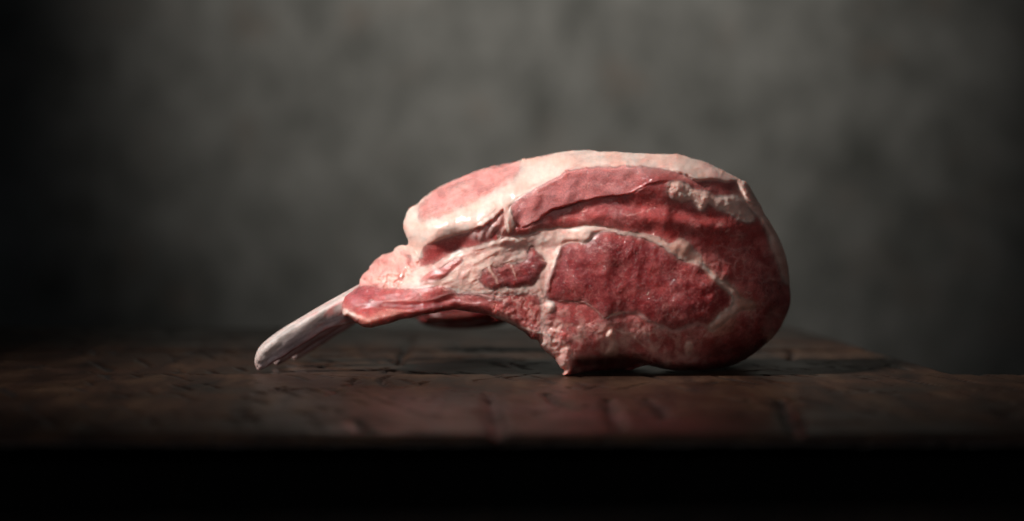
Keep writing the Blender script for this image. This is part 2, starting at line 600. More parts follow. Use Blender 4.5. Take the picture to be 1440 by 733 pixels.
# ---- traced regions of the cut face (photo pixels)
LOBE_LOW = [(588, 364), (594, 352.8), (599, 345.8), (613, 340), (627, 334.7), (639.7, 330.6), (659, 326.4), (672, 322), (681, 320), (689, 312), (699, 305), (708, 296)]
FLAP_TOP = [(717, 291), (726.7, 283), (740, 272), (754, 264.5), (768, 257), (787, 246), (797, 240.5), (818, 237), (837, 234.7), (858, 234.7), (879, 233.3), (899.7, 234), (920.5, 236), (943.6, 240), (953, 243), (966, 248.6), (979.7, 255.6), (1003, 255.6), (1024, 257), (1034, 257), (1043, 270)]
FLAP_LOW = [(1053, 290), (1044, 279), (1031, 275.7), (1017, 275.7), (1006, 273.6), (995, 268), (985, 266.7), (975.5, 264), (966, 258), (954.7, 254.9), (939.4, 255.6), (923, 257), (912, 259.7), (901, 265), (890, 272), (879, 275), (865, 276.4), (845.5, 277.8), (830, 281.5), (815, 284.7), (806.7, 288.5), (795.5, 290.3), (781.7, 294.4), (771, 299.7), (763, 305), (756, 312), (743, 318.5), (733.6, 319.9), (726, 316), (720, 305)]
FLAP = FLAP_TOP + FLAP_LOW
OUTER = [(588, 297), (592, 286), (600, 276), (612, 264), (640, 248), (671, 236), (700, 228), (727, 223), (733, 232), (731.5, 241.6), (721.7, 255), (702, 266), (677.5, 279.6), (650.5, 290.7), (626, 301.7), (606, 310), (594, 311.5), (588, 306)]
INNER = [(589, 362), (594, 350), (613, 337), (640, 327), (672, 319), (690, 318), (690, 345), (659, 350), (642, 355), (627, 362), (612, 372), (598, 377), (590, 377)]
TISSUE = [(500, 404), (504, 392), (512, 380), (519, 371), (539, 355), (551, 352), (557, 344), (575, 341), (588, 362), (590, 376), (585, 380), (574, 389), (563, 401), (560, 406), (532, 404), (516, 402)]
SEAM = [(556, 404), (574.4, 388.9), (585.5, 379), (598, 375.7), (612, 370.8), (627, 361), (642.5, 354), (659, 349), (672.5, 346), (688, 341), (701.7, 337), (715.5, 334.4), (743, 329.6), (757, 324), (775, 321), (799, 321), (819.7, 319), (831, 316.4), (842, 318.5), (854, 320.5), (874.7, 325.4), (895.5, 327.5), (912, 331.7), (926, 334.4), (937, 341.4), (946, 342), (957, 336), (969, 343), (975, 352), (984, 358), (985, 371),
        (959.4, 366.4), (951, 359.4), (940, 352.5), (927.5, 344), (915, 338.6), (901, 334.4), (890, 330.5), (874.7, 330), (856.7, 325), (838, 329), (829.4, 338.6), (821, 342.8), (806, 341.4), (793, 343.5), (787, 350), (782, 364), (777, 377), (771, 390), (767, 404), (766, 420), (772, 424), (780, 428), (778, 438), (768, 447), (766, 460), (772, 473), (762, 474), (759, 459), (761, 445), (760, 428), (757, 415), (740, 413), (722, 414), (700, 416), (680, 411), (660, 413), (640, 409), (625, 402), (608, 402), (590, 404), (575, 406)]
WEDGE = [(590, 395), (605, 382), (619, 377), (631, 369), (642.5, 364), (651, 365), (646.7, 372), (635.5, 382), (626, 390), (612, 394.4), (598, 397)]
SIDE = [(744.7, 347), (751.7, 349), (759, 355), (766, 366), (767, 373), (761, 382), (757, 392), (753, 398), (748, 400.5), (737, 403), (723, 406), (712, 404.7), (702.5, 405), (696, 408.5), (686, 405), (678, 401), (674.7, 395), (677.5, 384), (681, 378), (690, 375), (702.5, 375), (712, 371), (724, 370), (735, 367), (742, 362)]
EYE = [(793, 344), (806, 342), (821, 343.5), (829, 339.5), (838, 330), (856, 326), (875, 331), (890, 331.5), (901, 335.5), (915, 340), (927, 346), (940, 354), (951, 361), (960, 368), (974, 368), (984, 371), (993, 380), (1003, 391), (1012, 400), (1020, 408), (1028, 416), (1029, 428), (1024, 435), (1013, 441), (1000, 452), (995, 459), (981, 456), (970, 458), (959, 463), (938, 461), (925.5, 456.5), (914, 452), (906, 446.7), (900, 441), (892, 440), (875.5, 441), (861.7, 443.5), (849, 447), (838, 438), (826, 428.5), (813.6, 424.5), (800, 423), (786, 423), (773, 421.4), (768, 412), (770, 398), (775, 385), (781, 371), (786, 355)]
RIM = [(984, 366), (995, 379), (1004, 388), (1013, 394.5), (1021, 395), (1026, 402), (1035, 409), (1038, 416), (1049, 422), (1062, 427), (1057, 434), (1040, 436), (1030, 443), (1019.7, 452), (1008, 462), (1001.7, 467), (996, 462), (1000, 453.6), (1015, 440), (1024, 435), (1030, 428), (1030, 417), (1023, 409.5), (1012, 400.5), (1001, 390), (990, 378)]
STRIPF = [(937, 268), (941, 256), (954.7, 254.5), (966, 259), (975.5, 265), (992, 268), (1006, 275), (1017, 276), (1038, 276.4), (1046, 283), (1056, 296), (1061, 306), (1060, 312.5), (1050, 313.6), (1043, 312), (1035, 308), (1026.7, 302.5), (1012.8, 296), (1004, 291.5), (995, 288), (991, 296), (986, 297.5), (980, 293), (975, 287.5), (972, 282.5), (961.7, 284.7), (953, 282), (943.6, 277.8)]
FLANK_FAT = [(1034, 243), (1050, 250), (1062, 272), (1078, 296), (1092, 320), (1104, 345), (1114, 378), (1114, 400), (1102, 396), (1096, 378), (1089, 358), (1084, 345), (1080, 332), (1075, 320), (1068, 309), (1060, 299), (1052, 290), (1044, 277), (1039, 262), (1032, 250)]
STRIP = [(476, 440), (478, 425), (490, 408), (503, 400), (516, 401), (532.5, 403.6), (548, 405), (560, 405.7), (577, 406), (591, 404), (609, 402), (623, 401), (631, 405), (642, 411), (655, 415), (672, 416), (690, 420), (703, 423), (714, 428), (724, 440), (740, 452), (758, 464), (774, 472), (776, 480), (756, 482), (738, 474), (716, 460), (690, 450), (660, 444), (640, 440), (600, 447), (548, 460), (518, 466), (500, 459), (482, 450)]
CAP = [(560, 350)] + LOBE_LOW + [(712, 318), (716, 330)] + [p for p in FLAP_LOW[::-1]][1:] + [(1075, 290), (1060, 230), (950, 190), (800, 190), (600, 220), (550, 300)]
FATCAP_TOP = [(700, 300)] + FLAP_TOP + [(1050, 285), (1080, 290), (1060, 230), (950, 190), (800, 190), (700, 215)]
LOWFAT = [(762, 462), (775, 455), (784, 450), (790, 458), (782, 470), (790, 478), (800, 488), (806, 500), (802, 512), (798, 522), (790, 524), (782, 508), (766, 494), (758, 482)]
DRIP = [(856, 462.5), (866, 468), (864.4, 477.8), (870, 486), (868.6, 496), (859, 501.4), (848, 500), (852, 491.7), (857.5, 482), (851, 475)]
BOT = [(973, 482), (974, 490), (971, 499), (965, 497), (963, 488), (966, 481)]

# fat strings, membranes, painted glints: points, half width px, relief mm, colour key, strength
STROKES = [
    ([(535, 424.5), (548, 423.7), (567, 423), (588, 421.7), (602, 421), (614, 419.5), (625.5, 415.4), (637, 412)], 1.3, 0.7, 'pale', 0.75),
    ([(520, 433), (535, 433.5), (548, 435), (567, 437), (585, 437), (609, 433.5), (637, 431)], 0.8, 0.6, 'pale', 0.7),
    ([(651, 413), (675, 414.5), (688.6, 418), (700, 421), (709, 425), (716, 432)], 1.7, 0.5, 'pale', 0.8),
    ([(622, 405), (632, 409), (642, 413), (652, 420)], 1.4, 0.5, 'pale', 0.7),
    ([(640, 436), (652, 431), (668, 430), (684, 437), (700, 445)], 1.1, 0.5, 'pale', 0.5),
    ([(690, 444), (705, 447), (718, 453), (729, 459.5), (744, 464), (759, 469), (773, 473)], 1.8, 1.2, 'white', 0.9),
    ([(687, 373), (691, 382), (696, 390), (700, 396)], 2.1, 0.8, 'fat', 1.0),
    ([(717, 369), (721, 379), (724, 387), (725, 392)], 1.4, 0.6, 'fat', 0.9),
    ([(667, 378), (666, 388), (662, 398)], 2.6, 0.8, 'fat', 0.9),
    ([(756, 352), (762, 356), (766, 366)], 2.2, 0.6, 'fat', 0.9),
    ([(849, 447), (856, 444.5), (866, 442), (876, 440.5)], 1.9, 0.7, 'fat', 0.95),
    ([(876, 440.5), (892, 440), (900, 441.5), (906, 447), (914, 452), (926, 457), (938, 461), (945, 468)], 2.2, 0.4, 'fatpink', 0.85),
    ([(862, 299), (872, 300.4), (880, 302.5), (891, 301), (905, 298)], 0.8, 0.25, 'pale', 0.75),
    ([(814, 306.7), (821, 311), (829.5, 316.4)], 1.0, 0.3, 'pale', 0.7),
    ([(786, 423), (800, 423), (814, 424), (827, 428), (838, 437), (849, 446)], 1.1, 0.35, 'fat', 0.7),
    ([(820, 454), (831, 461), (838, 471), (841, 480.5)], 0.6, 0.2, 'pale', 0.7),
    ([(872, 498), (882, 492.5), (889, 493.5), (897, 497.5), (907, 503), (916, 509), (926, 515)], 1.3, 0.7, 'pale', 0.7),
    ([(800, 506), (816, 505), (830, 504.5), (845, 503)], 1.0, 0.6, 'pale', 0.7),
    ([(930, 461), (942, 465), (950, 466), (959, 463), (970, 459), (981, 456), (995, 459)], 3.0, 0.4, 'pale', 0.75),
    ([(867, 464), (874, 467), (881, 469), (888, 472), (893, 475), (899, 481), (906, 489)], 1.7, 0.7, 'fat', 0.85),
    ([(842, 468), (848, 465), (851, 461)], 1.1, 0.5, 'fat', 0.8),
    ([(968, 313), (976, 320), (984, 326), (993, 337)], 0.8, 0.2, 'pale', 0.35),
    ([(1005, 345), (1020, 347), (1034, 352), (1050, 347), (1062, 350)], 1.6, 0.3, 'pale', 0.4),
    ([(984, 368), (998, 372), (1015, 368), (1030, 372)], 1.2, 0.3, 'pale', 0.4),
    ([(1000, 362), (1016, 366), (1030, 360), (1048, 366)], 1.0, 0.3, 'pale', 0.35),
    ([(770, 372), (774, 386), (769, 400), (767, 412)], 1.5, 0.5, 'pale', 0.6),
    ([(789, 348), (783.5, 362), (778, 378), (773, 394), (769.5, 409)], 3.2, 3.2, 'pale', 0.22),  # ridge on the eye's left rim, pale tint paints part of its glint
    ([(1029, 414), (1029.5, 424), (1026, 434), (1012, 442)], 1.8, 2.2, 'fat', 0.6),  # fat on the right rim, raised and lightened for its glint
    ([(912, 336), (930, 345), (946, 355), (962, 365), (984, 372), (1000, 386), (1014, 399), (1027, 410), (1031, 424)], 2.4, 0.8, 'fat', 0.75),
    ([(729, 425), (735, 432), (744, 439), (751, 449)], 2.2, 0.6, 'pale', 0.9),
    ([(728, 428), (727, 438), (731, 446)], 1.1, 0.3, 'pale', 0.7),
    ([(912, 498), (920, 490), (930, 484), (935, 474)], 1.0, 0.3, 'pale', 0.5),
    ([(934, 484), (938, 498), (932, 510), (920, 513)], 1.1, 0.3, 'pale', 0.5),
    ([(958, 505), (968, 509), (980, 507)], 1.1, 0.3, 'pale', 0.55),
    ([(655, 352), (680, 347.5), (705, 340), (735, 333)], 1.0, 0.6, 'white', 0.5),
    ([(665, 370), (690, 358), (715, 346), (738, 338)], 2.2, 0.9, 'fat', 0.6),
    ([(600, 302), (625, 312), (655, 300), (690, 284), (715, 268)], 3.0, 0.6, 'white', 0.3),
    ([(720, 281), (740, 270), (768, 255), (797, 238)], 1.6, 0.6, 'white', 0.8),
    ([(712, 318), (717, 300), (719, 291)], 1.8, 0.7, 'white', 0.85),
    ([(645, 335), (660, 325), (675, 312), (690, 302), (700, 292)], 1.3, -0.6, 'pale', 0.3),
]
# lumps, painted sheen and groove shade: column, row, half sizes, turn in degrees, relief mm, colour key, strength
BLOBS = [
    (666, 330, 8, 7, -20, 2.0, 'gland', 0.9), (677, 333, 6, 8, 10, 1.6, 'gland', 0.9), (681, 324, 7, 5, -30, 1.4, 'gland', 0.8), (689, 327, 5, 9, 20, 1.8, 'gland', 0.8),
    (695, 318, 6, 10, 25, 2.0, 'fatpink', 0.8), (704, 312, 6, 13, 20, 2.0, 'fatpink', 0.8), (708, 324, 5, 9, 15, 2.2, 'fatpink', 0.9), (702, 333, 3, 4, 0, 1.5, 'white', 0.9), (714, 320, 5, 9, -10, 2.2, 'fat', 0.8),
    (697, 334, 3, 5, 20, 0.6, 'blood', 1.0), (692, 331, 2.5, 2.5, 0, 0.8, 'fatpink', 0.8), (798, 239.5, 4, 2, -10, 0.5, 'blood', 0.9),
    (954, 234, 9, 6, 30, 1.6, 'white', 0.7), (966, 246, 5, 5, 20, 0.8, 'white', 0.5), (955, 262, 11, 7, 15, 1.5, 'fat', 0.7), (948, 273, 6, 5, 0, 1.2, 'blood2', 0.45), (962, 275, 10, 6, 20, 1.0, 'fat', 0.6),
    (997, 279, 10, 8, 20, 1.2, 'fat', 0.6), (984, 288, 5, 8, -10, 0.8, 'fat', 0.7), (1025, 290, 14, 8, 25, 1.2, 'fat', 0.6), (1050, 309, 8, 4, -10, 0.8, 'white', 0.5),
    (570.5, 338, 2.2, 3, 0, 0.5, 'white', 0.9), (591, 357, 4, 7, -10, 1.2, 'white', 0.8), (487, 440, 6, 5, 20, 2.0, 'white', 0.95), (496, 443, 6, 5, 15, 1.8, 'white', 0.9), (504, 446, 5, 4, 10, 1.2, 'fat', 0.8),
    (500, 416, 13, 11, -35, 1.6, 'pinknub', 0.85), (520, 409, 14, 7, 5, 1.0, 'pinknub', 0.7), (560, 414, 12, 7, 0, 0.9, 'pinknub', 0.3), (512, 434, 13, 5, 5, -0.9, 'blood2', 0.8), (562, 430, 60, 5, 0, 0.0, 'dark', 0.65), (545, 443, 30, 6, -8, 0.8, 'lip', 0.6), (520, 453, 16, 7, 10, 1.4, 'lip', 0.8),  # the long flat dark patch paints shade into the strip's groove
    (745, 421, 5, 5, 0, 0.5, 'red', 0.85), (755, 424, 6, 6, 0, 0.6, 'dark', 0.9), (754, 435, 7, 5, 0, 0.6, 'red', 0.8), (731, 434, 4, 6, 0, 0.4, 'red', 0.8), (738, 442, 6, 6, 20, 0.5, 'red', 0.8), (716, 426, 4, 6, 20, 0.4, 'red', 0.8), (722, 438, 6, 8, -30, 0.5, 'red', 0.8), (734, 453, 12, 5, 25, 0.6, 'red', 0.8), (752, 460, 9, 6, 25, 0.5, 'red', 0.8), (706, 430, 5, 5, 0, 0.5, 'red', 0.5),
    (775, 431, 7, 7, 30, 1.6, 'white', 0.8), (776, 445, 8, 6, 0, 0.6, 'red', 0.7), (787, 432, 7, 5, 20, 0.7, 'red', 0.5), (792, 440, 10, 5, 0, 0.6, 'fatpink', 0.7),  # the white lump beside the eye is a painted wet sheen
    (571, 356, 7, 5, 30, 2.5, 'fatpink', 0.7), (574, 361, 5, 4, 20, -1.5, 'red', 0.6), (556, 352, 5, 6, 0, 2.0, 'fat', 0.7), (545, 362, 8, 5, -30, 1.6, 'fatpink', 0.6), (555, 374, 6, 4, 20, 1.6, 'fatpink', 0.6), (561, 379, 4, 5, 0, 1.2, 'red', 0.3), (530, 372, 7, 6, -40, 1.6, 'fatpink', 0.6), (540, 382, 12, 6, -10, 0.8, 'gland', 0.5), (513, 388, 5, 6, -30, 1.2, 'red', 0.3), (556, 394, 6, 3, 10, 0.8, 'white', 0.5), (535, 394, 14, 5, -5, 0.8, 'fat', 0.5),
    (652, 388, 5, 8, 15, 1.4, 'fatpink', 0.7), (645, 383, 3, 7, 20, 1.0, 'fat', 0.8), (658, 386, 3, 9, 20, 0.9, 'fat', 0.8), (634, 394, 4, 4, 0, 1.0, 'white', 0.5), (582, 394, 4, 3, 0, 1.2, 'white', 0.6), (600, 398, 12, 3, -8, 0.8, 'fatpink', 0.5),
    (950, 350, 9, 8, 40, 0.8, 'tan', 0.7), (963, 352, 7, 10, 20, 0.9, 'tan', 0.7), (1020, 460, 20, 10, -40, 0.0, 'tan', 0.5), (1048, 428, 10, 6, 10, 0.3, 'tan', 0.5),
    (945, 331, 13, 9, 10, 0.3, 'blood2', 0.35), (1000, 342, 18, 5, 8, -0.5, 'blood2', 0.45), (852, 383, 10, 36, 6, 0.55, 'none', 0), (896, 392, 9, 24, 4, 0.5, 'none', 0), (815, 380, 12, 30, 5, 0.4, 'none', 0), (872, 372, 9, 26, 0, -0.3, 'none', 0),
    (938, 306, 13, 30, 14, 1.0, 'none', 0), (970, 320, 14, 18, 0, -0.6, 'none', 0), (798, 275, 14, 24, 20, 0.8, 'none', 0), (750, 290, 10, 22, 20, 0.7, 'none', 0),
    (898, 483, 8, 7, 30, -0.8, 'dark', 0.4), (860, 452, 18, 8, 5, 0.6, 'dark', 0.3), (924, 506, 7, 5, 0, 0.4, 'dark', 0.35), (944, 500, 8, 6, 0, 0.5, 'dark', 0.4), (826, 492, 18, 8, -5, 0.5, 'red', 0.5), (793, 470, 7, 7, 0, 0.5, 'red', 0.5), (815, 465, 10, 8, 0, 0.6, 'dark', 0.3),
]
PAL = {'white': (0.68, 0.515, 0.45), 'fat': (0.69, 0.42, 0.35), 'fatpink': (0.62, 0.30, 0.265), 'pale': (0.59, 0.29, 0.26), 'gland': (0.56, 0.30, 0.28),
       'blood': (0.42, 0.006, 0.012), 'blood2': (0.38, 0.016, 0.016), 'red': (0.38, 0.050, 0.046), 'dark': (0.150, 0.008, 0.010), 'pinknub': (0.42, 0.10, 0.11),
       'lip': (0.42, 0.16, 0.12), 'tan': (0.50, 0.23, 0.17), 'flap': (0.50, 0.160, 0.155), 'outer': (0.70, 0.275, 0.255), 'mid': (0.33, 0.047, 0.045), 'eye': (0.21, 0.019, 0.021), 'haze': (0.54, 0.150, 0.138)}
FATNESS = {'white': 1, 'fat': 1, 'fatpink': 0.8, 'pale': 0.7, 'gland': 0.8, 'tan': 0.8, 'outer': 0.4}
PAL = {k: np.array(v) for k, v in PAL.items()}

STEP = 0.8
gx = np.arange(474.0, 1118.0, STEP)
gy = np.arange(204.0, 536.0, STEP)
GX, GY = np.meshgrid(gx, gy)
nu, nv = GX.shape[1], GX.shape[0]


def paint(GX, GY):
    x0, y0 = GX, GY
    x = x0 + 1.5 * fbm(x0, y0, 13, 3, 101)
    y = y0 + 1.5 * fbm(x0, y0, 13, 3, 202)
    shp = x.shape
    col = np.zeros(shp + (3,)); col[:] = PAL['mid']
    fat = np.zeros(shp)
    h = np.zeros(shp)

    def put(mask, key, strength=1.0):
        m = np.clip(mask * strength, 0, 1)
        col[:] = col * (1 - m[..., None]) + PAL[key] * m[..., None]
        fat[:] = fat * (1 - m) + FATNESS.get(key, 0) * m

    S = {}
    for nm, poly in (('cap', CAP), ('top', FATCAP_TOP), ('flap', FLAP), ('outer', OUTER), ('inner', INNER), ('tissue', TISSUE), ('seam', SEAM), ('wedge', WEDGE),
                     ('side', SIDE), ('eye', EYE), ('rim', RIM), ('stripf', STRIPF), ('flank', FLANK_FAT), ('strip', STRIP), ('lowfat', LOWFAT), ('drip', DRIP), ('bot', BOT)):
        S[nm] = sdf(x, y, catmull(poly, True, 3))
    soft = lambda s, w: sstep(-w, w, s)
    nz = lambda lam, o, sd: fbm(x0, y0, lam, o, sd)

    # lower face: mottled lean with veins of fat
    low = sstep(440, 465, y0) * (1 - soft(S['eye'], 2))
    vein = np.abs(fbm(x0 + 6 * nz(30, 2, 7), y0 + 6 * nz(30, 2, 8), 24, 3, 9))
    put(low * sstep(0.10, 0.0, vein) * sstep(-0.2, 0.35, nz(50, 2, 12)), 'pale', 0.6)
    put(low * sstep(0.15, 0.6, nz(38, 3, 14)), 'red', 0.6)
    lowl = low * sstep(1020, 930, x0)
    put(lowl * sstep(-0.25, 0.45, nz(26, 3, 18)), 'fatpink', 0.70)
    put(lowl * sstep(0.05, 0.5, nz(15, 3, 22)), 'fat', 0.6)
    put(lowl * sstep(0.15, 0.55, nz(13, 3, 19)), 'dark', 0.45)
    put(lowl * sstep(0.08, 0.0, np.abs(nz(12, 3, 20))), 'pale', 0.4)
    right = sstep(960, 1030, x0) * sstep(330, 352, y0) * (1 - soft(S['eye'], 2))
    put(right * sstep(0.18, 0.0, vein), 'pale', 0.65)
    put(right * sstep(-0.1, 0.5, nz(18, 4, 17)), 'haze', 0.7)
    put(right * sstep(430, 470, y0), 'dark', 0.3)
    put(right * sstep(0.1, 0.6, nz(30, 3, 16)) * (1 - sstep(420, 450, y0)), 'red', 0.5)
    # second slab between the ribs
    put(soft(S['strip'], 1.5), 'red')
    put(soft(S['strip'], 1.5) * sstep(-0.1, 0.5, nz(22, 3, 30)) * sstep(690, 640, x0), 'dark', 0.55)
    so = sstep(610, 660, x0) * soft(S['strip'], 2)
    put(so * sstep(0.16, 0.02, np.abs(fbm(x0 * 0.6, (y0 - 0.35 * x0) * 1.6, 15, 3, 31))), 'pale', 0.75)
    put(so * sstep(0.1, 0.5, nz(16, 2, 35)), 'dark', 0.5)
    inn = soft(S['inner'], 1.2)
    put(inn, 'mid'); put(inn * sstep(0, 0.6, nz(14, 2, 36)), 'red', 0.6)
    ti = soft(S['tissue'], 1.2)
    put(ti, 'fatpink'); put(ti * sstep(-0.1, 0.5, nz(17, 3, 41)), 'fat', 0.55); put(ti * sstep(0.0, 0.5, nz(13, 3, 43)), 'red', 0.75); put(ti * sstep(0.1, 0.5, nz(10, 3, 44)), 'white', 0.45)
    # cap: white fat over the top, pale muscle showing through on the outside
    lobe = (soft(S['cap'], 1.2)) * (1 - soft(S['flap'], 1.2))
    put(lobe, 'fat'); put(lobe * sstep(-0.4, 0.3, nz(26, 3, 45)), 'white', 0.9)
    streak = fbm(x0 * 0.35 + y0 * 0.25, y0 * 1.3 + x0 * 0.45, 12, 3, 47)
    put(lobe * sstep(0.2, 0.7, streak) * sstep(720, 760, x0), 'fatpink', 0.6)
    put(lobe * sstep(600, 640, x0) * sstep(6, 1, S['cap']) * sstep(330, 300, y0 - 0), 'fatpink', 0.6)
    put(soft(S['top'], 2) * sstep(900, 1010, x0) * sstep(-0.3, 0.5, nz(22, 3, 49)), 'fatpink', 0.45)
    om = sstep(-3, 6, S['outer'] + 2.5 * nz(9, 2, 51))
    grain = fbm((x0 + 0.55 * y0) * 0.3, (y0 + 0.5 * x0) * 1.3, 9, 3, 53)
    put(om, 'outer', 0.92)
    put(om * sstep(0.05, 0.6, grain), 'white', 0.34)
    put(om * sstep(0.1, 0.6, nz(30, 2, 55)), 'flap', 0.25)
    put(om * sstep(9, 1, S['outer']) * sstep(260, 290, y0 + 0.0 * x0), 'lip', 0.3)
    # cut muscle under the cap
    fl = soft(S['flap'], 1.0)
    put(fl, 'flap'); put(fl * sstep(0.0, 0.6, nz(22, 3, 57)), 'red', 0.25)
    put(fl * sstep(7, 1, sdf(x, y, catmull(FLAP, True, 3))) * sstep(-8, 4, y0 - np.interp(x0, [719, 770, 830, 900, 940], [300, 285, 266, 255, 250])), 'blood2', 0.4)
    put(fl * sstep(870, 930, x0), 'mid', 0.75)
    put(fl * sstep(850, 890, x0) * (1 - sstep(920, 960, x0)) * sstep(16, 4, y0 - 236) , 'gland', 0.45)
    # seam of fat round the eye, muscles
    se = sstep(-0.8, 1.0, S['seam'] + 1.0)
    put(se, 'fat'); put(se * sstep(-0.1, 0.5, nz(19, 3, 59)), 'fatpink', 0.6); put(se * sstep(0.1, 0.5, nz(15, 3, 61)), 'white', 0.5)
    along = fbm((x0 - 0.45 * y0) * 0.28, (y0 + 0.42 * x0) * 1.1, 9, 3, 60)
    sl_ = se * sstep(790, 720, x0)
    put(sl_ * sstep(-0.05, 0.55, along), 'lip', 0.45)
    put(sl_ * sstep(0.15, 0.6, -along), 'white', 0.55)
    put(sl_ * sstep(0.1, 0.5, nz(11, 3, 62)), 'fatpink', 0.6)
    put(se * sstep(860, 900, x0), 'tan', 0.55)
    put(se * sstep(405, 425, y0), 'fatpink', 0.5)
    lowm = sstep(404, 414, y0 - 0.0) * sstep(685, 700, x0) * sstep(775, 765, x0) * (1 - sstep(466, 474, y0))
    put(lowm * sstep(0.05, 0.4, nz(10, 3, 63)), 'red', 0.6)
    put(lowm * sstep(0.2, 0.05, np.abs(nz(12, 2, 65))), 'fat', 0.7)
    put(soft(S['wedge'], 1.2), 'red')
    put(soft(S['wedge'], 1.2) * sstep(6, 1, S['wedge']), 'fatpink', 0.3)
    ragged = S['side'] + 2.0 * fbm(x0, y0, 6, 2, 67)
    sd = sstep(-1, 1, ragged); put(sd, 'dark'); put(sd * sstep(0, 0.6, nz(9, 3, 69)), 'red', 0.7)
    ey = sstep(-0.8, 0.8, S['eye'] + 0.9 * fbm(x0, y0, 5, 2, 71))
    put(ey, 'eye')
    put(ey * sstep(0.05, 0.7, nz(30, 3, 73)), 'red', 0.5)
    put(ey * sstep(0.1, 0.7, nz(26, 3, 75)), 'dark', 0.6)
    mar = np.abs(fbm(x0 * 1.1 + 4 * nz(14, 2, 77), y0 + 5 * nz(14, 2, 79), 19, 3, 81))
    put(ey * sstep(0.06, 0.0, mar) * sstep(0.0, 0.4, nz(34, 2, 83)), 'pale', 0.35)
    put(ey * sstep(0.52, 0.75, gnoise(x0 / 4.2, y0 / 4.2, 85)), 'pale', 0.4)
    meaty = (1 - fat) * (1 - ti)
    cell = np.abs(fbm(x0 + 2 * nz(9, 2, 161), y0 + 2 * nz(9, 2, 162), 9, 2, 163))
    put(meaty * sstep(0.16, 0.0, cell) * sstep(-0.35, 0.35, nz(30, 3, 164)) * (1 - 0.45 * ey), 'haze', 0.42)
    put(meaty * sstep(0.05, 0.65, nz(20, 4, 165)) * (1 - 0.45 * ey), 'haze', 0.50)
    put(meaty * (1 - 0.7 * fl) * sstep(0.1, 0.6, nz(17, 4, 166)), 'dark', 0.5)
    put(meaty * sstep(0.45, 0.7, gnoise(x0 / 3.1, y0 / 3.1, 167)), 'fatpink', 0.30)
    thr = np.abs(fbm(x0 * 0.85 + 7 * nz(36, 2, 171), y0 * 1.15 + 7 * nz(36, 2, 172), 30, 3, 173))
    thm = meaty * sstep(0.0, 0.4, nz(40, 2, 174)) * (1 - 0.5 * ey)
    put(thm * sstep(0.045, 0.008, thr), 'fat', 0.6)
    thr2 = np.abs(fbm(x0 + 5 * nz(22, 2, 175), y0 + 5 * nz(22, 2, 176), 17, 2, 177))
    put(meaty * np.maximum(low, right) * sstep(0.05, 0.01, thr2) * sstep(-0.1, 0.3, nz(28, 2, 178)), 'fat', 0.55)
    mi = (1 - se) * (1 - fl) * sstep(355, 340, y0) * sstep(715, 730, x0) * (1 - soft(S['cap'], 1))
    put(mi * sstep(0.0, 0.6, nz(24, 3, 87)), 'red', 0.7)
    put(mi * sstep(0.07, 0.0, np.abs(fbm(x0 * 0.7, y0 * 1.4, 20, 3, 89))) * sstep(0.0, 0.4, nz(30, 2, 91)), 'pale', 0.35)
    put(sstep(-9, 2, S['rim']) * sstep(3, -1, S['eye']), 'tan', 0.5)
    ri = soft(S['rim'] + 1.6, 1.5); put(ri, 'tan'); put(ri * sstep(-2, 3, S['rim']) * sstep(1046, 1030, x0), 'fat', 0.7)
    fk = sstep(-3, 2, S['flank']); put(fk, 'fat', 0.9); put(fk * sstep(0, 0.5, nz(15, 3, 93)), 'white', 0.6); put(fk * sstep(330, 380, y0), 'lip', 0.25)
    sf = sstep(-2.5, 3.5, S['stripf'] + 2.0 * nz(10, 3, 94)); put(sf, 'fat'); put(sf * sstep(-0.1, 0.5, nz(12, 3, 95)), 'fatpink', 0.5); put(sf * sstep(0.1, 0.6, nz(16, 3, 97)), 'white', 0.5)
    lf = sstep(-4, 3, S['lowfat'] + 3 * nz(9, 3, 99)); put(lf, 'fatpink', 0.85); put(lf * sstep(0, 0.5, nz(10, 3, 111)), 'fat', 0.8); put(lf * sstep(0.1, 0.6, nz(9, 3, 112)), 'red', 0.4)
    for nm in ('drip', 'bot'):
        put(sstep(-2.5, 2, S[nm]), 'fat', 0.85)

    # ---- relief in mm towards the viewer
    far = 1 - sstep(905, 955, x0)
    hc = 1.3 * (0.4 + 0.6 * sstep(690, 760, x0)) * sstep(-0.5, 2.5, S['cap']) * (0.15 + 0.85 * far) * sstep(0, 1, 1)
    hc = hc * (0.15 + 0.85 * sstep(580, 625, x0)) + 0.7 * sstep(575, 620, x0) * np.sqrt(np.clip(1 - (1 - np.clip(S['cap'] / 3.5, 0, 1)) ** 2, 0, 1)) * far
    h += 3.0 * sstep(-1, 5, S['top']) * sstep(905, 960, x0)
    h -= 0.6 * np.exp(-((S['flap'] - 0) / 2.2) ** 2) * sstep(-1, 1, S['top'] + 3) * 0.6
    h += 0.9 * sstep(-3, 8, S['stripf']) + 1.0 * sstep(0, 7, S['flank'])
    se_r = sstep(-3, 7, S['seam'])
    h += 0.35 * se_r
    # flat shelf of seam stands out over the middle muscle
    h += 1.0 * (1 - sstep(-8, 3, S['eye'])) * sstep(-1, 3, S['seam']) * sstep(350, 335, y0) * sstep(900, 840, x0)
    e = np.clip(S['eye'], 0, 60)
    h += 1.5 * np.sqrt(np.clip(1 - (1 - np.clip(e / 40, 0, 1)) ** 2, 0, 1))
    h += 0.5 * sstep(0, 8, S['side']) - 0.2 * np.exp(-(S['side'] / 1.5) ** 2)
    h += 0.8 * sstep(-1, 4, S['rim'])
    h -= 0.2 * sstep(0, 3, S['inner'])
    h += 1.6 * sstep(0, 6, S['wedge']) * 0.5
    # rib strip: bulging upper meat, groove below it
    lab = np.interp(x0, [480, 500, 525, 567, 614, 640], [436, 430, 424.4, 423, 419.5, 411])
    st = soft(S['strip'], 2) * (1 - sstep(630, 655, x0))
